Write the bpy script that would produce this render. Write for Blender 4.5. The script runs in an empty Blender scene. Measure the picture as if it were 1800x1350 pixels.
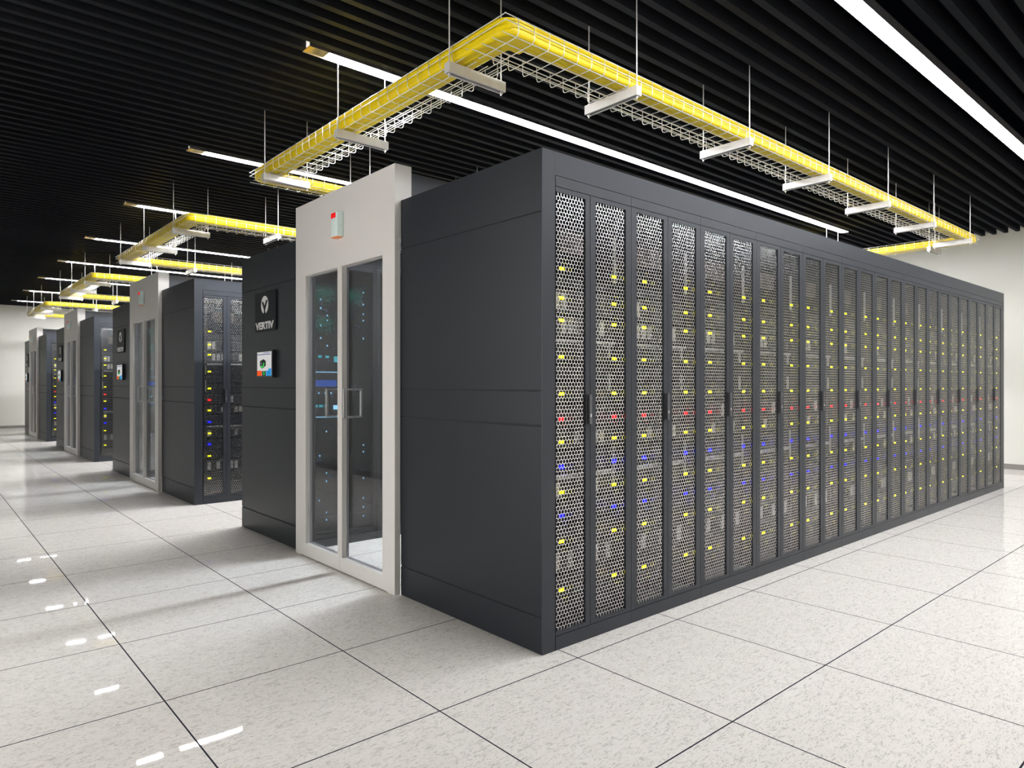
import bpy, math, random
from mathutils import Vector, Matrix
random.seed(7)
C = bpy.context.scene.collection
scene = bpy.context.scene
R = math.radians

# ------------------------------------------------------------------ dimensions (metres; eye height 1.2)
BLOCK = 4.9085            # pitch between the aisle blocks
ROW = 1.150               # depth of one row of cabinets
Y2 = 2.472                # where the second row starts
LEN = 7.4465
TOP = 2.245
CAB = 0.614
CX0 = 0.008
CEIL = 3.33
XR, XB, YL, YF = 9.61, -2.34, 20.45, -4.75
TILE, TX, TY = 0.743, 0.1025, -0.117

# ------------------------------------------------------------------ materials
def new_mat(name):
    m = bpy.data.materials.new(name); m.use_nodes = True
    nt = m.node_tree; nt.nodes.clear()
    out = nt.nodes.new('ShaderNodeOutputMaterial')
    return m, nt, out

def principled(name, col, rough=.5, metal=0., spec=.5, coat=0., var=.03, scale=6., bump=0., bscale=60., vec=(1,1,1)):
    m, nt, out = new_mat(name); N = nt.nodes.new; L = nt.links.new
    p = N('ShaderNodeBsdfPrincipled'); L(p.outputs[0], out.inputs[0])
    p.inputs['Roughness'].default_value = rough; p.inputs['Metallic'].default_value = metal
    p.inputs['Specular IOR Level'].default_value = spec
    p.inputs['Coat Weight'].default_value = coat; p.inputs['Coat Roughness'].default_value = .08
    tc = N('ShaderNodeTexCoord'); mp = N('ShaderNodeMapping'); mp.inputs['Scale'].default_value = vec
    L(tc.outputs['Object'], mp.inputs[0])
    nz = N('ShaderNodeTexNoise'); nz.inputs['Scale'].default_value = scale; nz.inputs['Detail'].default_value = 3
    L(mp.outputs[0], nz.inputs['Vector'])
    cr = N('ShaderNodeValToRGB')
    a = [max(0, c*(1-var)) for c in col]; b = [min(1, c*(1+var)) for c in col]
    cr.color_ramp.elements[0].position = .3; cr.color_ramp.elements[0].color = (*a, 1)
    cr.color_ramp.elements[1].position = .7; cr.color_ramp.elements[1].color = (*b, 1)
    L(nz.outputs['Fac'], cr.inputs[0]); L(cr.outputs[0], p.inputs['Base Color'])
    if bump:
        n2 = N('ShaderNodeTexNoise'); n2.inputs['Scale'].default_value = bscale; n2.inputs['Detail'].default_value = 2
        L(mp.outputs[0], n2.inputs['Vector'])
        bp = N('ShaderNodeBump'); bp.inputs['Strength'].default_value = bump; bp.inputs['Distance'].default_value = .002
        L(n2.outputs['Fac'], bp.inputs['Height']); L(bp.outputs[0], p.inputs['Normal'])
    return m

def emit(name, col, strength):
    m, nt, out = new_mat(name)
    e = nt.nodes.new('ShaderNodeEmission'); e.inputs[0].default_value = (*col, 1); e.inputs[1].default_value = strength
    nt.links.new(e.outputs[0], out.inputs[0]); return m

def glass(name, tint, rough=0.0, ior=1.5):
    m, nt, out = new_mat(name); N = nt.nodes.new; L = nt.links.new
    g = N('ShaderNodeNewGeometry'); mr = N('ShaderNodeMapRange')
    mr.inputs['To Min'].default_value = ior; mr.inputs['To Max'].default_value = 1/ior
    L(g.outputs['Backfacing'], mr.inputs['Value'])
    f = N('ShaderNodeFresnel'); L(mr.outputs[0], f.inputs['IOR'])
    t = N('ShaderNodeBsdfTransparent'); t.inputs[0].default_value = (*tint, 1)
    s = N('ShaderNodeBsdfGlossy'); s.inputs['Roughness'].default_value = rough
    mx = N('ShaderNodeMixShader'); L(f.outputs[0], mx.inputs[0]); L(t.outputs[0], mx.inputs[1]); L(s.outputs[0], mx.inputs[2])
    L(mx.outputs[0], out.inputs[0]); return m

def baffle_mat():
    m, nt, out = new_mat('black_baffle'); N = nt.nodes.new; L = nt.links.new
    g = N('ShaderNodeNewGeometry'); nz = N('ShaderNodeTexNoise'); nz.inputs['Scale'].default_value = 70; L(g.outputs['Position'], nz.inputs['Vector'])
    cr = N('ShaderNodeValToRGB'); cr.color_ramp.elements[0].color = (.009, .0098, .0122, 1); cr.color_ramp.elements[1].color = (.0175, .019, .022, 1)
    L(nz.outputs['Fac'], cr.inputs[0])
    d = N('ShaderNodeBsdfDiffuse'); L(cr.outputs[0], d.inputs[0])
    s = N('ShaderNodeBsdfGlossy'); s.inputs['Roughness'].default_value = .3
    mx = N('ShaderNodeMixShader'); mx.inputs[0].default_value = .012
    L(d.outputs[0], mx.inputs[1]); L(s.outputs[0], mx.inputs[2]); L(mx.outputs[0], out.inputs[0])
    return m

def floor_mat():
    m, nt, out = new_mat('antistatic_floor_tile'); N = nt.nodes.new; L = nt.links.new
    p = N('ShaderNodeBsdfPrincipled'); L(p.outputs[0], out.inputs[0])
    p.inputs['Roughness'].default_value = .02; p.inputs['Specular IOR Level'].default_value = .05
    g = N('ShaderNodeNewGeometry'); sep = N('ShaderNodeSeparateXYZ'); L(g.outputs['Position'], sep.inputs[0])
    def math_(op, a, b=None):
        n = N('ShaderNodeMath'); n.operation = op
        for i, v in enumerate((a, b)):
            if v is None: continue
            if isinstance(v, (int, float)): n.inputs[i].default_value = v
            else: L(v, n.inputs[i])
        return n.outputs[0]
    ds = []
    for ax, off in (('X', TX), ('Y', TY)):
        u = math_('DIVIDE', math_('SUBTRACT', sep.outputs[ax], off), TILE)
        fr = math_('FRACT', math_('ADD', u, 100.5))
        ds.append(math_('MULTIPLY', math_('ABSOLUTE', math_('SUBTRACT', fr, .5)), TILE))
    d = math_('MINIMUM', ds[0], ds[1])
    joint = math_('LESS_THAN', d, .0029)
    # pale laminate with small curled flecks
    def flecks(sc, rot, lo, hi, seed):
        mp = N('ShaderNodeMapping'); mp.inputs['Rotation'].default_value = (0, 0, rot); mp.inputs['Scale'].default_value = (sc, sc*3.0, sc)
        mp.inputs['Location'].default_value = (seed, seed, 0)
        L(g.outputs['Position'], mp.inputs[0])
        n = N('ShaderNodeTexNoise'); n.inputs['Scale'].default_value = 1.; n.inputs['Detail'].default_value = 2.5
        n.inputs['Distortion'].default_value = 1.6
        L(mp.outputs[0], n.inputs['Vector'])
        r = N('ShaderNodeMapRange'); r.inputs['From Min'].default_value = lo; r.inputs['From Max'].default_value = hi
        L(n.outputs['Fac'], r.inputs['Value']); return r.outputs[0]
    f = math_('MAXIMUM', flecks(30, .5, .585, .64, 0), flecks(34, -.8, .59, .645, 7.3))
    f2 = flecks(26, 1.3, .56, .66, 3.1)
    big = N('ShaderNodeTexNoise'); big.inputs['Scale'].default_value = 14; L(g.outputs['Position'], big.inputs['Vector'])
    base = N('ShaderNodeMix'); base.data_type = 'RGBA'; L(big.outputs['Fac'], base.inputs[0])
    base.inputs[6].default_value = (.685, .645, .595, 1); base.inputs[7].default_value = (.76, .72, .67, 1)
    m1 = N('ShaderNodeMix'); m1.data_type = 'RGBA'; L(math_('MULTIPLY', f, .62), m1.inputs[0]); L(base.outputs[2], m1.inputs[6]); m1.inputs[7].default_value = (.40, .38, .35, 1)
    m2 = N('ShaderNodeMix'); m2.data_type = 'RGBA'; L(math_('MULTIPLY', f2, .35), m2.inputs[0]); L(m1.outputs[2], m2.inputs[6]); m2.inputs[7].default_value = (.52, .49, .45, 1)
    m3 = N('ShaderNodeMix'); m3.data_type = 'RGBA'; L(joint, m3.inputs[0]); L(m2.outputs[2], m3.inputs[6]); m3.inputs[7].default_value = (.012, .012, .02, 1)
    L(m3.outputs[2], p.inputs['Base Color'])
    rr = N('ShaderNodeMapRange'); rr.inputs['To Min'].default_value = .02; rr.inputs['To Max'].default_value = .6
    L(joint, rr.inputs['Value']); L(rr.outputs[0], p.inputs['Roughness'])
    return m

M = dict(
    floor=floor_mat(),
    wall=principled('painted_wall', (.55, .543, .49), .55, var=.015, scale=1.5),
    wallw=principled('grey_painted_wall', (.30, .295, .28), .55, var=.015, scale=1.5),
    wallf=principled('cream_white_wall', (.74, .73, .68), .55, var=.015, scale=1.5),
    base=principled('grey_baseboard', (.20, .185, .17), .4, var=.05),
    ceil=baffle_mat(),
    void=principled('black_ceiling_void', (.004, .005, .008), .9, spec=0., var=.1),
    panel=principled('charcoal_powder_coat', (.0145, .0180, .0225), .38, spec=.25, var=.03, scale=3),
    panel2=principled('slate_powder_coat', (.030, .0345, .042), .36, spec=.35, var=.03, scale=3),
    darkfr=principled('dark_door_frame', (.020, .021, .025), .5, spec=.2, var=.05),
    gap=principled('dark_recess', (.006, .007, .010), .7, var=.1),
    hexm=principled('perforated_steel', (.84, .84, .83), .25, metal=1., var=.04, scale=20),
    white=principled('warm_grey_powder_coat', (.66, .635, .605), .42, spec=.4, var=.012, scale=2),
    wire=principled('zinc_wire', (.74, .72, .68), .35, metal=.55, var=.06, scale=30),
    strut=principled('galvanised_strut', (.72, .70, .67), .42, metal=.25, var=.12, scale=9, vec=(1, 1, .3)),
    yellow=principled('yellow_duct_plastic', (.80, .60, .004), .42, spec=.25, var=.03, scale=12),
    steel=principled('brushed_steel', (.62, .61, .60), .28, metal=.9, var=.08, scale=40, vec=(1, 1, .05)),
    gold=principled('gold_reflection_tint', (.75, .6, .3), .12, metal=1., var=.1, scale=80),
    blackp=principled('black_plastic', (.012, .012, .015), .35, var=.1),
    greyp=principled('grey_metal_lever', (.13, .13, .14), .3, metal=.6, var=.1, scale=50),
    server=principled('dark_server_face', (.022, .023, .026), .45, metal=.2, var=.35, scale=40, vec=(1, 1, .25)),
    shelf=principled('light_grey_shelf', (.40, .39, .38), .4, var=.15, scale=30),
    server2=principled('mid_grey_server_face', (.07, .068, .066), .45, metal=.2, var=.5, scale=55),
    brown=principled('bronze_filter_panel', (.10, .075, .055), .5, var=.25, scale=20),
    casing=principled('pale_aqua_casing', (.66, .78, .75), .35, var=.02),
    signm=principled('sign_black', (.010, .013, .015), .5, spec=.15, var=.05),
    letter=principled('sign_white', (.80, .79, .76), .5, var=.02),
    bead=principled('grey_glazing_bead', (.30, .29, .30), .5, spec=.3, var=.03),
    rubber=principled('dark_door_seal', (.10, .10, .11), .6, var=.05),
    glass=glass('clear_door_glass', (.93, .95, .96)),
    smoke=glass('smoked_cabinet_glass', (.48, .54, .60), .02, 1.35),
    lamp=emit('lamp_diffuser_glow', (.95, .96, 1.0), 248.0),
    lampm=emit('lamp_diffuser_glow_medium', (.95, .96, 1.0), 205.0),
    lampd=emit('lamp_diffuser_glow_dimmed', (.95, .96, 1.0), 74.0),
    ledy=emit('yellow_status_led', (1., .93, .004), 3.2),
    ledr=emit('red_status_led', (1., .008, .01), 2.8),
    ledb=emit('blue_status_led', (.01, .012, 1.), 2.8),
    ledw=emit('pale_blue_status_led', (.50, .85, 1.), 4.0),
    ledc=emit('cyan_status_led', (.10, .62, .60), 2.4),
    ledg=emit('green_server_glow', (.005, .24, .13), 1.3),
    ledbb=emit('blue_server_glow', (.02, .14, .62), 1.6),
    ledt=emit('dim_teal_status_led', (.03, .28, .45), 1.6),
    redlens=emit('red_alarm_lens', (.9, .02, .02), .9),
    orange=principled('orange_strip', (.85, .25, .06), .4, var=.02),
    scrw=emit('screen_white', (.62, .61, .60), 1.0),
    scrn=emit('screen_navy', (.03, .07, .25), 1.0),
    scrr=emit('screen_red', (.85, .10, .02), 1.0),
    scrb=emit('screen_blue', (.03, .30, .68), 1.0),
    scrg=emit('screen_green', (.04, .75, .10), 1.0),
    scrk=emit('screen_black', (.025, .03, .025), 1.0),
    scrd=emit('screen_dark_grey', (.09, .09, .10), 1.0),
)

# ------------------------------------------------------------------ mesh builder
class MB:
    def __init__(s): s.v = []; s.f = []; s.m = []
    def add(s, vs, fs, mi=0):
        o = len(s.v); s.v += [tuple(v) for v in vs]; s.f += [tuple(i+o for i in f) for f in fs]; s.m += [mi]*len(fs)
    def box(s, x0, x1, y0, y1, z0, z1, mi=0):
        s.add([(x0,y0,z0),(x1,y0,z0),(x1,y1,z0),(x0,y1,z0),(x0,y0,z1),(x1,y0,z1),(x1,y1,z1),(x0,y1,z1)],
              [(0,3,2,1),(4,5,6,7),(0,1,5,4),(1,2,6,5),(2,3,7,6),(3,0,4,7)], mi)
        return s
    def tube(s, pts, r, n=6, mi=0, caps=True):
        pts = [Vector(p) for p in pts]; rings = []
        for i, p in enumerate(pts):
            a = pts[max(0, i-1)]; b = pts[min(len(pts)-1, i+1)]; t = (b-a).normalized()
            ref = Vector((0,0,1)) if abs(t.z) < .9 else Vector((1,0,0))
            if i and True:
                u = (u0 - t*u0.dot(t)).normalized()
            else:
                u = t.cross(ref).normalized()
            u0 = u; w = t.cross(u)
            rings.append([p + (u*math.cos(2*math.pi*k/n) + w*math.sin(2*math.pi*k/n))*r for k in range(n)])
        vs = [v for ring in rings for v in ring]; fs = []
        for i in range(len(rings)-1):
            for k in range(n):
                fs.append((i*n+k, i*n+(k+1) % n, (i+1)*n+(k+1) % n, (i+1)*n+k))
        if caps:
            fs.append(tuple(reversed(range(n)))); fs.append(tuple((len(rings)-1)*n+k for k in range(n)))
        s.add(vs, fs, mi); return s
    def prism(s, poly, axis, a, b, mi=0):
        """extrude a 2-D outline along an axis: 'x' -> (y,z), 'y' -> (x,z), 'z' -> (x,y)"""
        def P(u, v, t): return {'x': (t, u, v), 'y': (u, t, v), 'z': (u, v, t)}[axis]
        n = len(poly); vs = [P(u, v, a) for u, v in poly] + [P(u, v, b) for u, v in poly]
        fs = [tuple(range(n)), tuple(reversed(range(n, 2*n)))] + [(i, n+i, n+(i+1) % n, (i+1) % n) for i in range(n)]
        s.add(vs, fs, mi); return s
    def mesh(s, name, mats, smooth=False):
        me = bpy.data.meshes.new(name); me.from_pydata(s.v, [], s.f)
        for m in (mats if isinstance(mats, (list, tuple)) else [mats]): me.materials.append(m)
        me.polygons.foreach_set('material_index', s.m)
        if smooth: me.polygons.foreach_set('use_smooth', [True]*len(me.polygons))
        me.update()
        if not smooth or True:
            import bmesh
            bm = bmesh.new(); bm.from_mesh(me); bmesh.ops.recalc_face_normals(bm, faces=bm.faces[:]); bm.to_mesh(me); bm.free()
        return me

def put(name, me, parent=None, loc=None, bevel=0):
    o = bpy.data.objects.new(name, me); C.objects.link(o)
    if parent: o.parent = parent
    if loc: o.location = loc
    if bevel:
        b = o.modifiers.new('edge', 'BEVEL'); b.width = bevel; b.segments = 2; b.limit_method = 'ANGLE'
    return o
def tag(o, label, cat, group=None):
    o['label'] = label; o['category'] = cat
    if group: o['group'] = group
    return o
def thing(name, label, cat, loc=(0,0,0), group=None, rotz=0):
    o = bpy.data.objects.new(name, None); C.objects.link(o); o.location = loc; o.rotation_euler = (0,0,rotz)
    o.empty_display_size = .1
    return tag(o, label, cat, group)
def struct(name, me):
    o = put(name, me); o['kind'] = 'structure'; return o
def copy_tree(o, parent=None):
    c = o.copy(); C.objects.link(c); c.parent = parent
    for ch in list(o.children): copy_tree(ch, c)
    return c
def bx(*a): return MB().box(*a)

# ------------------------------------------------------------------ the room
XH, YH = -9.0, -9.0        # made-up open hall behind the viewpoint, a way in for background light
YO = 2.6                   # back wall cut off here; the added opening lets fill light in
struct('floor', MB().box(XH, XR+.1, YH, YL+.1, -.1, 0).mesh('floor', M['floor']))
WT = 3.95
struct('wall_right', bx(XR, XR+.1, YF-.1, YL+.1, 0, WT).mesh('wall_right', M['wall']))
struct('wall_back', bx(XB-.1, XB, YO, YL+.1, 0, WT).mesh('wall_back', M['wallw']))
struct('wall_left', bx(XB, XR, YL, YL+.1, 0, WT).mesh('wall_left', M['wall']))
struct('wall_front', bx(XH, XR, YF-.1, YF, 0, WT).mesh('wall_front', M['wallf']))
struct('baseboard_front', bx(XH, XR-.013, YF+.0005, YF+.012, .0005, .075).mesh('bb', M['base']))
struct('baseboard_right', bx(XR-.012, XR-.0005, YF+.013, YL-.013, .0005, .075).mesh('bb', M['base']))
struct('baseboard_left', bx(XB+.013, XR-.013, YL-.012, YL-.0005, .0005, .075).mesh('bb', M['base']))
struct('baseboard_back', bx(XB+.0005, XB+.012, YO, YL-.013, .0005, .075).mesh('bb', M['base']))

LIGHT_Y = [-3.0, -.556] + [1.925 + 2.4543*k for k in range(0, 8)]  # first position is an added lamp that brightens the front wall and floor
cb = MB()
y = .3155 - .1356*66
while y < YL - .05:
    x_lo = XB+.01 if y > YO else XH
    if True:
        near = [l for l in LIGHT_Y if abs(l-y) < .085]
        if near:                                   # the baffle is interrupted by the light channel
            cb.box(x_lo, -.215, y-.0225, y+.0225, CEIL, CEIL+.11); cb.box(7.83, XR-.04, y-.0225, y+.0225, CEIL, CEIL+.11)
        else:
            cb.box(x_lo, XR-.04, y-.0225, y+.0225, CEIL, CEIL+.11)
    y += .1356
cb.box(XB, XR, YH, YL, WT-.15, WT, 1); cb.box(XH, XB, YH, YO, WT-.15, WT, 1)
struct('ceiling', cb.mesh('ceiling', [M['ceil'], M['void']]))

ordn = ['first', 'second', 'third', 'fourth', 'fifth', 'sixth', 'seventh', 'eighth', 'ninth', 'tenth', 'eleventh', 'twelfth']
# linear lamps recessed between the baffles
lamp = thing('linear_ceiling_light', '', 'ceiling light', (0, 0, 0), 'linear ceiling lights')
hb = MB()
hb.box(-.212, 7.827, -.0515, -.0485, CEIL-.001, CEIL+.06); hb.box(-.212, 7.827, .0485, .0515, CEIL-.001, CEIL+.06)
hb.box(-.212, 7.827, -.0485, .0485, CEIL+.056, CEIL+.06)
hb.box(7.822, 7.827, -.0485, .0485, CEIL, CEIL+.056)
put('housing', hb.mesh('light_housing', M['steel']), lamp)
put('recess_reflection_plate', MB().box(-.212, -.072, -.0482, .0482, CEIL+.003, CEIL+.006).mesh('recess_reflection_plate', M['gold']), lamp)  # gold colour stands in for the yellow reflection at the recess end
put('diffuser', MB().box(-.072, 7.815, -.0482, .0482, CEIL+.002, CEIL+.006).mesh('diffuser', M['lamp']), lamp)
dimmed = []; medium = []
lamp_labels = {
    0: 'added white linear ceiling light behind the viewpoint, brightening the front wall',
    1: 'widest-looking white linear ceiling light, crossing the top right corner of the photo',
    2: 'long white linear ceiling light above the glazed aisle with the biggest pair of doors',
    3: 'white linear ceiling light over the gap between the two closest cabinet blocks',
    4: 'white linear ceiling light above the second glazed aisle from the viewpoint',
    5: 'white linear ceiling light over the gap between the second and third cabinet blocks',
    6: 'white linear ceiling light above the third glazed aisle from the viewpoint',
    7: 'white linear ceiling light over the gap between the third and last cabinet blocks',
    8: 'white linear ceiling light above the last glazed aisle near the far cream wall',
    9: 'white linear ceiling light running along the far cream wall beyond the last block'}
for k, ly in enumerate(LIGHT_Y):
    if ly > YL - .3: continue
    o = lamp if k == 0 else copy_tree(lamp)
    o.location = (0, ly, 0); o['label'] = lamp_labels[k]
    if k in (0, 1, 9): dimmed.append(o)
    if k in (3, 5, 7): medium.append(o)

# the lamps over the walkway (one of them added) and along the far wall are dimmed
dim_mesh = MB().box(-.072, 7.815, -.0482, .0482, CEIL+.002, CEIL+.006).mesh('diffuser', M['lampd'])
med_mesh = dim_mesh.copy(); med_mesh.materials[0] = M['lampm']
for o in medium:
    for ch in o.children:
        if ch.name.startswith('diffuser'): ch.data = med_mesh
for o in dimmed:
    for ch in o.children:
        if ch.name.startswith('diffuser'): ch.data = dim_mesh

# ------------------------------------------------------------------ perforated leaf
P_ = .0203; RW = P_*math.sqrt(3)/2
def hex_panel(x0, x1, z0, z1, name):
    """steel sheet with a honeycomb of hexagonal holes, 1.5 mm thick"""
    b = MB(); r = P_/math.sqrt(3); ri = r*.85
    ncol = int(round((x1-x0)/P_)); nrow = int(round((z1-z0)/RW))
    sx = (x1-x0)/ncol; sz = (z1-z0)/nrow
    ang = [math.radians(90+60*k) for k in range(6)]
    ya, yb = .005, .0065
    for j in range(nrow):
        off = 0 if j % 2 == 0 else .5
        for i in range(ncol + (0 if off == 0 else -1)):
            cx = x0 + sx*(i+.5+off); cz = z0 + sz*(j+.5)
            kx = sx/P_; kz = sz/RW
            out = [(cx + r*kx*math.cos(a), cz + r*kz*math.sin(a)) for a in ang]
            inn = [(cx + ri*kx*math.cos(a), cz + ri*kz*math.sin(a)) for a in ang]
            vs = [(u, ya, v) for u, v in out] + [(u, ya, v) for u, v in inn] + [(u, yb, v) for u, v in inn] + [(u, yb, v) for u, v in out]
            fs = []
            for k in range(6):
                l = (k+1) % 6
                fs += [(k, l, 6+l, 6+k), (6+k, 6+l, 12+l, 12+k), (12+k, 12+l, 18+l, 18+k)]
            b.add(vs, fs)
    me = bpy.data.meshes.new(name); me.from_pydata(b.v, [], b.f); me.materials.append(M['hexm']); me.update()
    return me

MZ0, MZ1, DZ0, DZ1 = .083, 2.067, .066, 2.088
HDR = 2.137
def frame_mesh(x0, x1, m0, m1):
    b = MB()
    b.box(x0, m0, 0, .018, DZ0, DZ1); b.box(m1, x1, 0, .018, DZ0, DZ1)
    b.box(m0, m1, 0, .018, DZ0, MZ0); b.box(m0, m1, 0, .018, MZ1, DZ1)
    return b.mesh('perforated_door', M['panel2'])

ZL = [(1.730, 'y'), (1.596, 'y'), (1.493, 'y'), (1.326, 'y'), (1.1545, 'y'), (1.039, 'r'), (.934, 'y'),
      (.818, 'b'), (.703, 'y'), (.594, 'b'), (.476, 'y'), (.252, 'y')]
def led_mesh(col, w=.031, h=.014):
    b = MB(); b.box(-w/2, -.002, 0, .004, -h/2, h/2); b.box(.002, w/2, 0, .004, -h/2, h/2)
    return b.mesh('status_light', M[col])
LEDM = {'y': led_mesh('ledy'), 'r': led_mesh('ledr', .031, .018), 'b': led_mesh('ledb', .031, .018)}

def equipment_mesh(x0, x1):
    """servers, blank panels, shelf and cable guides behind the perforated doors"""
    b = MB(); rnd = random.Random(3)
    a, c = x0+.012, x1-.012
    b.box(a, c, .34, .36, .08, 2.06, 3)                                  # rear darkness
    for xx in (a+.03, c-.03): b.box(xx-.012, xx+.012, .06, .08, .08, 2.06, 0)
    z = .11
    zs = [(.11,.20,0),(.215,.30,0),(.32,.42,1),(.44,.53,0),(.55,.64,0),(.66,.75,1),(.76,.775,2),(.79,.88,0),(.90,.98,1),
          (1.0,1.09,1),(1.11,1.20,0),(1.22,1.29,0),(1.31,1.385,0),(1.395,1.41,2),(1.425,1.52,1),(1.54,1.64,1),(1.66,1.70,0)]
    for z0, z1, k in zs:
        y0 = .075 if k != 2 else .055
        b.box(a+.045, c-.045, y0, .30, z0, z1, {0: 0, 1: 1, 2: 2}[k])
        if k == 1:                                                       # drive bays and vents on the fascia
            n = 9
            for i in range(n):
                u = a+.055+(c-a-.11)*i/n
                b.box(u, u+(c-a-.11)/n*.7, y0-.004, y0, z0+.012, z1-.012, 2 if rnd.random() < .42 else 0)
        elif k == 0:
            b.box(a+.06, a+.06+(c-a)*.35, y0-.003, y0, (z0+z1)/2-.006, (z0+z1)/2+.006, 3)
    b.box(a+.12, c-.19, .10, .12, 1.83, 1.93, 4)
    cxm = x0*0 + .50
    b.box(cxm+.035, cxm+.05, .045, .055, 1.70, 1.93, 2)                  # upright cable guides
    b.box(cxm-.006, cxm+.006, .045, .055, 1.335, 1.40, 2); b.box(cxm-.006, cxm+.006, .045, .055, 1.165, 1.25, 2)
    b.box(cxm+.03, cxm+.038, .045, .055, .70, .89, 2)
    b.box(a+.025, a+.032, .045, .055, 1.30, 1.38, 2); b.box(a+.025, a+.032, .045, .055, 1.12, 1.24, 2)
    return b.mesh('equipment', [M['server'], M['server2'], M['shelf'], M['gap'], M['brown']])

def make_cabinet(x0=0., x1=CAB, m=(.044, .271, .346, .571)):
    """double-door rack cabinet seen from its perforated side, front at local y = 0"""
    t = thing('server_cabinet', '', 'server cabinet')
    sh = MB(); e = .0008
    sh.box(x0+e, x0+.012, .024, ROW-.004, .002, HDR); sh.box(x1-.012, x1-e, .024, ROW-.004, .002, HDR)
    sh.box(x0+.012, x1-.012, ROW-.02, ROW-.004, .002, HDR); sh.box(x0+.012, x1-.012, .024, ROW-.02, .002, .06); sh.box(x0+.012, x1-.012, .024, ROW-.02, 2.10, HDR)
    put('cabinet_body', sh.mesh('cabinet_body', M['panel2']), t)
    put('header_panel', bx(x0+.0008, x1-.0008, 0, .022, DZ1+.003, HDR).mesh('header_panel', M['panel2']), t)
    put('plinth', bx(x0+.0008, x1-.0008, 0, .022, .001, DZ0-.003).mesh('plinth', M['panel2']), t)
    mid = .3072
    d1 = put('perforated_door', frame_mesh(x0+.0012, mid-.0015, m[0], m[1]), t)
    put('mesh_panel', hex_panel(m[0], m[1], MZ0, MZ1, 'mesh_panel'), d1)
    h = MB(); h.box(.272, .290, -.003, 0, 1.010, 1.152)
    h = MB(); h.box(.273, .290, -.004, -.0002, 1.010, 1.152, 0); h.box(.2885, .305, -.014, -.0002, 1.012, 1.150, 1)
    h.box(.2925, .3005, -.0152, -.014, 1.045, 1.060, 2)
    put('door_handle', h.mesh('door_handle', [M['blackp'], M['greyp'], M['steel']]), d1)
    d2 = put('perforated_door', frame_mesh(mid+.0015, x1-.0012, m[2], m[3]), t)
    put('mesh_panel', hex_panel(m[2], m[3], MZ0, MZ1, 'mesh_panel'), d2)
    eq = put('rack_equipment', equipment_mesh(x0, x1), t)
    for xl in (.147, .519):
        if xl > x1-.04: continue
        for z, c in ZL:
            o = put('status_light', LEDM[c], eq, (xl, .030, z))
    return t

cab_std = make_cabinet()
cab_first = make_cabinet(.0745, CAB, (.0765, .274, .346, .571))
cab_last = make_cabinet(0., .6125, (.044, .271, .346, .560))
BN = ['closest cabinet block', 'second cabinet block', 'third cabinet block', 'last cabinet block']
counts = [12, 7, 5, 4]
used = {'std': False, 'first': False, 'last': False}
def place(kind, src, x, yy, label):
    if not used[kind]: o = src; used[kind] = True
    else: o = copy_tree(src)
    o.location = (x, yy, 0); o['label'] = label; o['group'] = 'perforated server cabinets'
for k in range(4):
    for i in range(counts[k]):
        kind, src = ('first', cab_first) if i == 0 else (('last', cab_last) if i == 11 else ('std', cab_std))
        if k == 0:
            lab = {0: 'dark grey server cabinet with perforated double doors at the near corner of the closest block',
                   11: 'dark grey perforated server cabinet at the far right end of the closest block'}.get(
                   i, f'dark grey perforated double-door server cabinet, {ordn[i]} from the near corner of the closest block')
        elif i == 0:
            lab = f'perforated server cabinet with yellow lights at the open corner of the {BN[k]}'
        else:
            lab = f'perforated server cabinet, {ordn[i]} from the door end of the {BN[k]}'
        place(kind, src, CX0 + CAB*i, k*BLOCK, lab)

# ------------------------------------------------------------------ row end panels, top covers
def make_end_panel():
    t = thing('row_end_panel', '', 'end panel')
    b = MB(); b.box(.005, .0795, 0, ROW, .001, TOP); b.box(.0, .005, 0, .005, .001, TOP)
    b.box(.0046, .005, .0052, ROW-.001, .001, TOP, 1)
    put('panel_core', b.mesh('panel_core', [M['panel2'], M['gap']]), t)
    for z0, z1 in ((.001, .162), (.173, 1.009), (1.020, 1.166), (1.174, 1.962), (1.968, TOP)):
        put('side_panel', bx(0, .0045, .0052, ROW-.001, z0, z1).mesh('side_panel', M['panel']), t)
    return t
ep = make_end_panel()
for ch in ep.children:
    if ch.name.startswith('panel_core'): pass
first = True
for k in range(4):
    for side in (0, 1):
        o = ep if first else copy_tree(ep); first = False
        o.location = (0, k*BLOCK + (Y2 if side else 0), 0)
        pos = 'carrying the black sign and touch screen' if side else 'between glass doors and perforated corner cabinet'
        o['label'] = f'charcoal end panel {pos}, {BN[k]}'; o['group'] = 'charcoal row end panels'
    if k == 0:
        o = thing('row_end_panel', 'slim dark grey end strip closing the far right end of the closest cabinet row', 'end panel', (7.378, 0, 0))
        put('panel_core', bx(0, .0685, 0, ROW, .001, TOP).mesh('panel_core', M['panel2']), o)
xe = [7.377, CX0+CAB*7-.002, CX0+CAB*5-.002, CX0+CAB*4-.002]
for k in range(4):
    o = put('row_top_cover', bx(.0803, xe[k], 0, ROW, 2.1395, TOP).mesh('row_top_cover', M['panel2']), None, (0, k*BLOCK, 0))
    tag(o, f'long dark grey top cover above the perforated cabinets of the {BN[k]}', 'top cover', 'row top covers')

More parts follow.
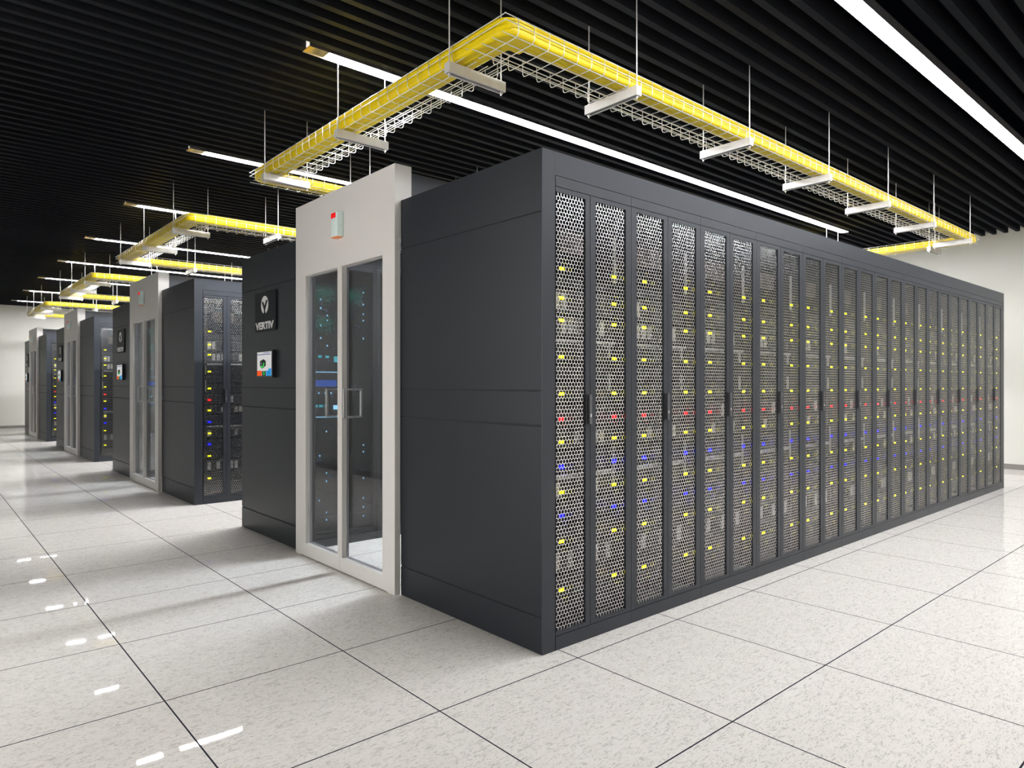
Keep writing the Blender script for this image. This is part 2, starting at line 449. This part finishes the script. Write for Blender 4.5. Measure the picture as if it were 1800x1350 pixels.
# ------------------------------------------------------------------ second rows, seen through the glass doors
def make_glazed_cabinet(x0=0., x1=CAB, lights=True):
    t = thing('glazed_cabinet', '', 'server cabinet')
    e = .0008; b = MB()
    b.box(x0+e, x0+.012, .024, ROW-.004, .002, TOP); b.box(x1-.012, x1-e, .024, ROW-.004, .002, TOP)
    b.box(x0+.012, x1-.012, ROW-.02, ROW-.004, .002, TOP); b.box(x0+.012, x1-.012, .024, ROW-.02, .002, .06); b.box(x0+.012, x1-.012, .024, ROW-.02, 2.15, TOP)
    b.box(x0+e, x1-e, 0, .022, .001, .06); b.box(x0+e, x1-e, 0, .022, 2.10, TOP)
    put('cabinet_body', b.mesh('cabinet_body', M['panel2']), t)
    f = MB(); a, c = x0+.002, x1-.002
    f.box(a, a+.03, 0, .02, .064, 2.096); f.box(c-.03, c, 0, .02, .064, 2.096)
    f.box(a+.03, c-.03, 0, .02, .064, .10); f.box(a+.03, c-.03, 0, .02, 2.06, 2.096)
    for q in range(3): f.box(c-.022+.007*q, c-.019+.007*q, -.004, 0, .07, 2.09)
    d = put('glazed_door', f.mesh('glazed_door', M['darkfr']), t)
    put('smoked_pane', bx(a+.0305, c-.0305, .006, .010, .1005, 2.0595).mesh('smoked_pane', M['smoke']), d)
    q = MB(); q.box(x0+.02, x1-.02, .06, .40, .10, 2.05)
    for j in range(20):
        z0 = .13 + j*.096; q.box(x0+.035, x1-.035, .052, .06, z0, z0+.08)
    eq = put('rack_equipment', q.mesh('aisle_equipment', M['blackp']), t)
    if lights:
        dm = bx(-.0045, .0045, 0, .004, -.006, .006).mesh('status_dot', M['ledw'])
        W = lambda X, Z: (X-CX0, .046, Z)
        for X, Z in [(.122,1.81),(.178,1.826),(.178,1.762),(.23,1.709),(.23,1.673),(.122,1.674),(.178,1.633),(.178,1.54),(.122,1.49),(.23,1.485),
                     (.532,1.906),(.532,1.813),(.532,1.74),(.532,1.69),(.532,1.55),
                     (.224,.847),(.17,.67),(.224,.539),(.11,.515),(.224,.477),(.11,.451),(.11,.375),(.166,.34),(.11,.30),(.11,.225),(.224,.245),(.224,.19),
                     (.533,.729),(.533,.677),(.533,.473),(.533,.32),(.533,.25),(.533,.18),(.114,1.134),(.163,1.133),(.214,1.133),(.261,1.132)]:
            put('status_light', dm, eq, W(X, Z))
        cm = bx(-.014, .014, 0, .004, -.009, .009).mesh('status_bar', M['ledc'])
        for X, Z in [(.115,1.405),(.172,1.403),(.23,1.402),(.1045,1.039),(.140,1.038),(.18,1.037),(.224,1.036)]:
            put('status_light', cm, eq, W(X, Z))
        put('status_display', bx(-.05, .05, 0, .004, -.022, .022).mesh('status_display', M['ledc']), eq, W(.335, 1.385))
        put('status_display', bx(-.055, .055, 0, .004, -.016, .016).mesh('status_display', M['ledw']), eq, W(.335, 1.025))
        put('status_display', bx(-.11, .11, 0, .004, -.024, .024).mesh('status_display', M['ledbb']), eq, W(.195, 1.205))
        gb = MB(); gr = random.Random(5)
        for jz in range(13):
            for jx in range(25):
                zz = -.078 + jz*.012; xx = -.100 + jx*.008
                if gr.random() < 1.05 - abs(zz)/.085 - .25*abs(xx)/.1: gb.box(xx, xx+.0062, 0, .003, zz, zz+.0085)
        gm = gb.mesh('server_glow', M['ledg'])
        for X, Z in [(.195, 1.865), (.43, 1.865), (.195, 1.645)]:
            put('status_display', gm, eq, W(X, Z))
        tm = bx(-.0035, .0035, 0, .004, -.0045, .0045).mesh('status_dot_small', M['ledt'])
        rn = random.Random(11)
        for _ in range(44):
            X = rn.choice([rn.uniform(.10, .29), rn.uniform(.36, .55)]); Z = rn.choice([rn.uniform(1.4, 1.95), rn.uniform(.5, 1.45)])
            put('status_light', tm, eq, W(X, Z))
        rm = MB()
        for j in range(34): rm.box(.100+j*.0072, .103+j*.0072, 0, .003, -.004, .004)
        rmm = rm.mesh('port_row', M['ledw'])
        put('port_row', rmm, eq, W(0, 1.288)); put('port_row', rmm, eq, W(0, .955))
    return t
gc = make_glazed_cabinet(.0745, CAB); gp = make_glazed_cabinet(0, CAB, False)
fa = fb = True
for k in range(4):
    for i in range(4 if k == 0 else 2):
        if i == 0: o = gc if fa else copy_tree(gc); fa = False
        else: o = gp if fb else copy_tree(gp); fb = False
        o.location = (CX0+CAB*i, k*BLOCK+Y2, 0); o['group'] = 'glazed cabinets in the aisles'
        o['label'] = (f'glazed cabinet with glowing servers behind the glass doors, {BN[k]}' if i == 0 else
                      f'dark glazed cabinet inside the aisle, {ordn[i]} from the doors, {BN[k]}')
    n = 4 if k == 0 else 2
    o = put('row_top_cover', bx(.0803, CX0+CAB*n, 0, ROW, TOP+.0008, TOP+.003).mesh('row_top_cover', M['panel2']), None, (0, k*BLOCK+Y2, 0))
    tag(o, f'thin dark top cover over the glazed cabinets of the {BN[k]}', 'top cover', 'row top covers')

# ------------------------------------------------------------------ aisle roof
def make_roof(L):
    t = thing('aisle_roof', '', 'aisle roof')
    for ya, yb in ((ROW+.03, ROW+.06), (Y2-.06, Y2-.03)):
        put('curb', bx(.078, L, ya, yb, TOP+.001, 2.425).mesh('curb', M['panel2']), t)
    n = max(1, int(L/1.2)); w = (L-.078)/n
    b = MB()
    for i in range(n+1):
        x = .078 + i*w; x = min(x, L-.03); b.box(x, x+.03, ROW+.06, Y2-.06, 2.39, 2.425)
    b.box(.078, L, ROW+.02, ROW+.03, TOP+.001, TOP+.02); b.box(.078, L, Y2-.03, Y2-.02, TOP+.001, TOP+.02)
    put('roof_frame', b.mesh('roof_frame', M['panel2']), t)
    for i in range(n):
        x = .078 + i*w; put('glass_pane', bx(x+.031, x+w-.001, ROW+.061, Y2-.061, 2.402, 2.408).mesh('roof_pane', M['glass']), t)
    return t
for k in range(4):
    t = make_roof([7.37, 3.7, 2.5, 2.5][k]); t.location = (0, k*BLOCK, 0); t['group'] = 'aisle roofs'
    t['label'] = f'raised grey roof box behind the pale door portal of the {BN[k]}'

# ------------------------------------------------------------------ portal with glazed double doors
def make_portal():
    t = thing('door_portal', '', 'door portal')
    X0, X1 = -.037, -.0003; Ya, Yb = 1.156, 2.4705
    jr, jl = 1.236, 2.394
    b = MB()
    for ya, yb in ((Ya, jr), (jl, Yb)):
        b = MB(); b.box(X0, X1, ya, yb, .001, 2.034)
        put('door_jamb', b.mesh('door_jamb', M['white']), t)
    h = MB(); h.box(X0, .075, Ya, Yb, 2.0347, 2.452); h.box(X0, X1, jr+.0001, jl-.0001, 1.9545, 2.0346)
    put('header', h.mesh('header', M['white']), t)
    for side in (0, 1):
        f = MB()
        if side == 0: y0, y1, g0, g1 = jr+.0001, 1.8115, 1.290, 1.784      # leaf by the corner side
        else: y0, y1, g0, g1 = 1.8135, jl-.0001, 1.842, 2.312
        f.box(X0, .012, y0, g0, .006, 1.954); f.box(X0, .012, g1, y1, .006, 1.954)
        f.box(X0, .012, g0, g1, .006, .092); f.box(X0, .012, g0, g1, 1.950, 1.954)
        d = put('glazed_door', f.mesh('door_leaf', M['white']), t)
        s = MB(); e = .010
        s.box(-.006, .010, g0, g0+.006, .092, 1.950); s.box(-.006, .010, g1-.006, g1, .092, 1.950)
        s.box(-.006, .010, g0+.006, g1-.006, .092, .098); s.box(-.006, .010, g0+.006, g1-.006, 1.944, 1.950)
        put('glazing_bead', s.mesh('glazing_bead', M['bead']), d)
        put('glass_pane', bx(-.001, .005, g0+.0062, g1-.0062, .0982, 1.9438).mesh('glass_pane', M['glass']), d)
        yh = 1.950 if side else 1.715
        q = MB()
        for s_, xg in ((-1, -.0012), (1, .0052)):
            xo = xg + s_*.062; lo, hi = min(xg, xo), max(xg, xo)
            q.box(min(xo, xo-s_*.010), max(xo, xo-s_*.010), yh-.010, yh+.010, .985, 1.172)
            q.box(lo, hi, yh-.009, yh+.009, 1.160, 1.172); q.box(lo, hi, yh-.009, yh+.009, .985, .997)
        put('pull_handle', q.mesh('pull_handle', M['steel']), d)
    return t
pt = make_portal()
for k in range(4):
    o = pt if k == 0 else copy_tree(pt)
    o.location = (0, k*BLOCK, 0); o['group'] = 'pale door portals'
    o['label'] = f'tall pale grey portal with glazed double doors, {BN[k]}'

# ------------------------------------------------------------------ alarm box on each portal header
al = thing('fire_alarm_box', '', 'alarm')
def arc(n=8): return [(-.037-.0405*math.sin(math.pi*i/n)**.55, 0) for i in range(n+1)]
b = MB(); poly = []
n = 10
for i in range(n+1):
    u = i/n; yy = 1.760 + .100*u; dx = .048*(1-(2*abs(u-.5))**4)**.5 if 0 < u < 1 else .012
    poly.append((-.0375-max(dx, .012), yy))
poly += [(-.0375, 1.860), (-.0375, 1.760)]
b.prism(poly, 'z', 2.136, 2.292)
put('casing', b.mesh('casing', M['casing']), al, bevel=.002)
r = MB(); p2 = [(x-.0025, yy) for x, yy in poly[2:-4]] + [(-.06, poly[-5][1]), (-.06, poly[2][1])]
r.prism(p2, 'z', 2.252, 2.284)
put('red_lens', r.mesh('red_lens', M['redlens']), al)
put('orange_strip', bx(-.080, -.0376, 1.772, 1.848, 2.131, 2.1358).mesh('orange_strip', M['orange']), al)
put('status_light', bx(-.0585, -.057, 1.7585, 1.7605, 2.20, 2.206).mesh('alarm_dot', M['blackp']), al)
for k in range(4):
    o = al if k == 0 else copy_tree(al)
    o.location = (0, k*BLOCK, 0); o['group'] = 'alarm boxes on the portals'
    o['label'] = f'small pale aqua alarm box with red lens above the doors, {BN[k]}'

# ------------------------------------------------------------------ wall sign and touch screen on the end panel
def on_face(u, v, depth=0.):             # u to the viewer's right, v up, on the x = 0 face
    return (-depth, -u, v)
FACE = Matrix(((0, 0, -1, 0), (-1, 0, 0, 0), (0, 1, 0, 0), (0, 0, 0, 1)))
def text_mesh(body, size, name, mat, bold=0., xs=1., extrude=.0006):
    cu = bpy.data.curves.new(name, 'FONT'); cu.body = body; cu.size = size; cu.extrude = extrude; cu.offset = bold
    cu.align_x = 'CENTER'; cu.align_y = 'CENTER'
    ob = bpy.data.objects.new(name, cu); C.objects.link(ob); bpy.context.view_layer.update()
    me = bpy.data.meshes.new_from_object(ob.evaluated_get(bpy.context.evaluated_depsgraph_get()))
    bpy.data.objects.remove(ob)
    zz = [v.co for v in me.vertices]
    x0 = min(v.x for v in zz); x1 = max(v.x for v in zz); y0 = min(v.y for v in zz); y1 = max(v.y for v in zz)
    me.transform(Matrix.Translation((-(x0+x1)/2, -(y0+y1)/2, 0)))
    me.materials.clear(); me.materials.append(mat)
    return me, x1-x0, y1-y0
sg = thing('wall_sign', '', 'sign')
YC = 3.093
put('sign_board', bx(-.012, -.0004, 2.886, 3.300, 1.617, 1.925).mesh('sign_board', M['signm']), sg)
tm, tw, th = text_mesh('VERTIV', .08, 'sign_text', M['letter'], .0035)
tm.transform(FACE @ Matrix.Diagonal((.362/tw, .058/th, 1, 1)))
tm.transform(Matrix.Translation((-.0132, YC+.012, 1.660)))
put('lettering', tm, sg)
lg = MB(); n = 40
zc, rr_ = 1.822, .068
oval = [(YC + .006 + .072*math.cos(2*math.pi*i/n), zc + .070*math.sin(2*math.pi*i/n)) for i in range(n)]
lg.prism(oval, 'x', -.0135, -.0122, 0)
c0 = YC+.006
lg.prism([(c0+.058, zc+.026), (c0+.026, zc+.026), (c0+.0, zc-.006), (c0-.030, zc+.034), (c0-.062, zc+.034), (c0-.009, zc-.046), (c0+.009, zc-.046)], 'x', -.0142, -.0136, 1)
lg.prism([(c0+.008, zc-.040), (c0-.008, zc-.040), (c0-.022, zc-.072), (c0+.022, zc-.072)], 'x', -.0142, -.0136, 1)
put('emblem', lg.mesh('emblem', [M['letter'], M['signm']]), sg)
sc_ = thing('mounted_touch_screen', '', 'screen')
put('bezel', bx(-.030, -.0004, 2.910, 3.228, 1.250, 1.462).mesh('bezel', M['blackp']), sc_, bevel=.002)
S = MB(); xf, xg = -.0312, -.0301
y0, y1, z0, z1 = 2.924, 3.205, 1.264, 1.450       # y1 is the viewer's left
S.box(xf, xg, y0, y1, z0, z1, 0)
def q(u0, u1, v0, v1, mi, lift=1):
    S.box(xf-.0006*lift, xf-.0006*(lift-1)-.0001, y1-(y1-y0)*u1, y1-(y1-y0)*u0, z0+(z1-z0)*v0, z0+(z1-z0)*v1, mi)
q(0, .95, .88, .91, 1); q(.45, .9, .95, .97, 1)
q(0, .33, 0, .22, 2); q(.35, .62, 0, .20, 5); q(.64, 1, 0, .22, 3); q(.80, 1, .22, .30, 3)
W_, H_ = (y1-y0), (z1-z0)
def poly(pts, mi, lift):
    S.prism([(y1-W_*u, z0+H_*v) for u, v in pts], 'x', xf-.0006*lift, xf-.0006*(lift-1)-.0001, mi)
poly([(.20,.62),(.45,.70),(.62,.62),(.62,.42),(.36,.30),(.20,.40)], 5, 1)
poly([(.20,.62),(.20,.40),(.36,.30),(.38,.55)], 6, 2)
poly([(.24,.40),(.36,.33),(.50,.40),(.52,.55),(.48,.55),(.44,.43),(.36,.38),(.26,.43)], 4, 3)
poly([(.44,.17),(.53,.17),(.53,.03),(.44,.03)], 4, 2); poly([(.465,.14),(.505,.14),(.505,.06),(.465,.06)], 5, 3)
poly([(.74,.08),(.82,.14),(.90,.08),(.90,.11),(.82,.17),(.74,.11)], 1, 2)
put('display', S.mesh('display', [M['scrw'], M['scrn'], M['scrr'], M['scrb'], M['scrg'], M['scrk'], M['scrd']]), sc_)
for k in range(4):
    o = sg if k == 0 else copy_tree(sg); o.location = (0, k*BLOCK, 0); o['group'] = 'black signs on the end panels'
    o['label'] = f'black sign with white emblem and lettering, {BN[k]}'
    o = sc_ if k == 0 else copy_tree(sc_); o.location = (0, k*BLOCK, 0); o['group'] = 'touch screens on the end panels'
    o['label'] = f'small lit touch screen under the black sign, {BN[k]}'

# ------------------------------------------------------------------ wire cable trays
TZ0, TZ1, TW = 2.859, 2.945, .31
def tray_mesh(L, c0, name, ext=0.):
    """wire basket along +x, outer side at y = 0"""
    b = MB(); r = .0024; rc = .022
    x = c0
    while x < L-.01:
        pts = [(x, 0, TZ1)]
        for i in range(5):
            a = math.pi/2*i/4; pts.append((x, rc-rc*math.cos(a), TZ0+rc-rc*math.sin(a)))
        for i in range(5):
            a = math.pi/2*i/4; pts.append((x, TW-rc+rc*math.sin(a), TZ0+rc-rc*math.cos(a)))
        pts.append((x, TW, TZ1)); b.tube(pts, r, 6)
        x += .1045
    for yy, zz in ((0, TZ1), (0, TZ1-.030), (rc, TZ0+.004), (.098, TZ0+.0045), (.175, TZ0+.0045), (.25, TZ0+.0045), (TW, TZ0+.03), (TW, TZ1-.028), (TW, TZ1)):
        dy = .004 if yy in (0,) else (-.004 if yy == TW else 0)
        e = ext if yy == 0 else 0.
        b.tube([(-e, yy+dy, zz), (L+e, yy+dy, zz)], r, 6)
    me = b.mesh(name, M['wire'], True); return me
LX0, LX1, LY0, LY1 = 0.0, 7.50, .247, 3.46
tray_front = tray_mesh(LX1-LX0, .083, 'tray_long')
tray_side = tray_mesh(LY1-LY0-2*TW-.06, .05, 'tray_short', TW+.022)
# duct: open U channel with rounded lower corners and lipped rims
def duct_profile(w):
    z0, z1, rc, t = 2.8705, 2.954, .020, .004
    out = [(-.004, z1), (-.004, z1-.008), (0, z1-.012), (0, z1-.026), (-.003, z1-.028), (-.003, z1-.034), (0, z1-.036)]
    for i in range(6):
        a = math.pi/2*i/5; out.append((rc-rc*math.cos(a), z0+rc-rc*math.sin(a)))
    out += [(w*.36, z0), (w*.38, z0-.002), (w*.44, z0-.002), (w*.46, z0), (w*.62, z0), (w*.64, z0-.002), (w*.70, z0-.002), (w*.72, z0)]
    for i in range(6):
        a = math.pi/2*i/5; out.append((w-rc+rc*math.sin(a), z0+rc-rc*math.cos(a)))
    out += [(w, z1-.036), (w+.003, z1-.034), (w+.003, z1-.028), (w, z1-.026), (w, z1-.012), (w+.004, z1-.008), (w+.004, z1)]
    inn = [(w-t, z1), (w-t, z0+rc), (w-rc, z0+t), (rc, z0+t), (t, z0+rc), (t, z1)]
    return out + inn
def duct_mesh(L, name, w): return MB().prism(duct_profile(w), 'x', 0, L).mesh(name, M['yellow'])
EN = .205
def elbow_mesh():
    """smooth corner piece: outer corner near the origin, legs along +x and +y"""
    w, z0, z1, rc, Ro = .150, 2.8690, 2.951, .024, .085
    prof = [(0, z1), (0, z1-.01)]            # (inset from the outer side, z)
    for i in range(6):
        a = math.pi/2*i/5; prof.append((rc-rc*math.cos(a), z0+rc-rc*math.sin(a)))
    for i in range(6):
        a = math.pi/2*i/5; prof.append((w-rc+rc*math.sin(a), z0+rc-rc*math.cos(a)))
    prof += [(w, z1), (w-.004, z1), (w-.004, z0+rc), (w-rc, z0+.005), (rc, z0+.005), (.004, z0+rc), (.004, z1)]
    b = MB(); n = 10; m = len(prof); rings = [[(d, EN, z) for d, z in prof]]
    for i in range(n+1):
        a = math.pi + math.pi/2*i/n; g = []
        for d, z in prof:
            r = max(Ro-d, .012); c = d + r; g.append((c+r*math.cos(a), c+r*math.sin(a), z))
        rings.append(g)
    rings.append([(EN, d, z) for d, z in prof]); n += 2
    vs = [v for g in rings for v in g]; fs = []
    for i in range(n):
        for j in range(m): fs.append((i*m+j, i*m+(j+1) % m, (i+1)*m+(j+1) % m, (i+1)*m+j))
    fs.append(tuple(range(m))); fs.append(tuple(reversed([n*m+j for j in range(m)])))
    b.add(vs, fs); return b.mesh('duct_elbow', M['yellow'], False)
EL = elbow_mesh()
duct_x = duct_mesh(LX1-LX0-2*.222, 'duct_long', .112); duct_y = duct_mesh(LY1-LY0-2*.222, 'duct_short', .142)
# hanger: channel strut, open side down, carried by two threaded rods; along +x from 0 to .385
HL = .385
def make_hanger():
    t = thing('strut_hanger', '', 'hanger')
    b = MB(); z0, z1 = 2.802, 2.8555; th = .003
    b.box(0, HL, 0, .042, z1-th, z1); b.box(0, HL, 0, th, z0, z1-th); b.box(0, HL, .042-th, .042, z0, z1-th)
    b.box(0, th, th, .042-th, z0, z1-th); b.box(HL-th, HL, th, .042-th, z0, z1-th)
    b.box(0, HL, th, .009, z0, z0+th); b.box(0, HL, .033, .042-th, z0, z0+th)
    put('channel_strut', b.mesh('channel_strut', M['strut']), t)
    for x in (.016, HL-.016):
        r = MB(); r.tube([(x, .021, 2.784), (x, .021, 3.56)], .0036, 8)
        r.tube([(x, .021, z1+.0005), (x, .021, z1+.009)], .0085, 6)
        r.tube([(x, .021, z0-.009), (x, .021, z0-.0005)], .0085, 6)
        put('threaded_rod', r.mesh('threaded_rod', M['wire']), t)
    return t
hg = make_hanger(); hfirst = True
LOOPN = ['closest tray loop', 'second tray loop', 'third tray loop', 'last tray loop']
for k in range(4):
    oy = k*BLOCK
    fr = put('wire_cable_tray', tray_front, None, (LX0, LY0+oy, 0))
    tag(fr, f'long silver wire cable tray on the viewer side of the {LOOPN[k]}', 'cable tray', 'wire cable trays')
    bk = put('wire_cable_tray', tray_front, None, (LX1, LY1+oy, 0)); bk.rotation_euler.z = math.pi
    tag(bk, f'long silver wire cable tray on the far side of the {LOOPN[k]}', 'cable tray', 'wire cable trays')
    a = put('wire_cable_tray', tray_side, None, (LX0, LY1+oy-TW-.03, 0)); a.rotation_euler.z = -math.pi/2
    tag(a, f'short silver wire cable tray crossing above the door end of the {LOOPN[k]}', 'cable tray', 'wire cable trays')
    c = put('wire_cable_tray', tray_side, None, (LX1, LY0+oy+TW+.03, 0)); c.rotation_euler.z = math.pi/2
    tag(c, f'short silver wire cable tray opposite the doors, {LOOPN[k]}', 'cable tray', 'wire cable trays')
    g = .020
    d = put('cable_duct', duct_x, None, (LX0+.222, LY0+g+oy, 0)); tag(d, f'long yellow cable duct lying in the viewer-side tray of the {LOOPN[k]}', 'cable duct', 'yellow cable ducts')
    d = put('cable_duct', duct_x, None, (LX1-.222, LY1-g+oy, 0)); d.rotation_euler.z = math.pi; tag(d, f'long yellow cable duct lying in the far-side tray of the {LOOPN[k]}', 'cable duct', 'yellow cable ducts')
    d = put('cable_duct', duct_y, None, (LX0+g, LY1-.222+oy, 0)); d.rotation_euler.z = -math.pi/2; tag(d, f'short yellow cable duct in the tray above the doors of the {LOOPN[k]}', 'cable duct', 'yellow cable ducts')
    d = put('cable_duct', duct_y, None, (LX1-g, LY0+.222+oy, 0)); d.rotation_euler.z = math.pi/2; tag(d, f'short yellow cable duct in the tray opposite the doors, {LOOPN[k]}', 'cable duct', 'yellow cable ducts')
    ge = .0155
    for (x, yy, rz, nm) in ((LX0+ge, LY0+ge, 0, 'door end, viewer side'), (LX1-ge, LY0+ge, 90, 'far end, viewer side'),
                            (LX1-ge, LY1-ge, 180, 'far end, far side'), (LX0+ge, LY1-ge, 270, 'door end, far side')):
        e = put('duct_elbow', EL, None, (x, yy+oy, 0)); e.rotation_euler.z = R(rz)
        tag(e, f'smooth yellow duct elbow at the {nm} corner of the {LOOPN[k]}', 'duct elbow', 'yellow duct elbows')
    H = []
    for i in range(6): H.append((.925+1.213*i+.042, LY0+oy-.045, 90, f'{ordn[i]} from the doors, viewer-side run'))
    for i in range(6): H.append((.925+1.213*i+.042, LY1+oy-HL+.045, 90, f'{ordn[i]} from the doors, far-side run'))
    for i in range(3): H.append((-.025, .655+1.215*i+oy, 0, f'{ordn[i]} nearest the viewer, run above the doors'))
    for i in range(3): H.append((LX1-HL+.03, .655+1.215*i+oy, 0, f'{ordn[i]} nearest the viewer, run opposite the doors'))
    for x, yy, rz, nm in H:
        o = hg if hfirst else copy_tree(hg); hfirst = False
        o.location = (x, yy, 0); o.rotation_euler.z = R(rz); o['group'] = 'strut hangers under the cable trays'
        o['label'] = f'silver strut hanger, {nm}, {LOOPN[k]}'

# ------------------------------------------------------------------ camera, world, view
w = bpy.data.worlds.new('world'); scene.world = w; w.use_nodes = True
w.node_tree.nodes['Background'].inputs[0].default_value = (1, .985, .965, 1); w.node_tree.nodes['Background'].inputs[1].default_value = 3.8
cam = bpy.data.cameras.new('camera'); co = bpy.data.objects.new('camera', cam); C.objects.link(co)
cam.sensor_width = 36; cam.lens = 36*1196.2/1800; cam.shift_x = (900-877.74)/1800; cam.shift_y = 0
cam.clip_start = .02; cam.clip_end = 100
co.location = (-2.1049, -2.1518, 1.2)
yaw = .8596
co.rotation_euler = (math.pi/2, 0, yaw - math.pi/2)
scene.camera = co
vs = scene.view_settings
vs.view_transform = 'Standard'; vs.look = 'None'; vs.gamma = 1; vs.exposure = 0; vs.use_curve_mapping = False
cy = scene.cycles
cy.max_bounces = 8; cy.diffuse_bounces = 6; cy.glossy_bounces = 4; cy.transparent_max_bounces = 12
cy.caustics_reflective = False; cy.caustics_refractive = False; cy.sample_clamp_indirect = 12
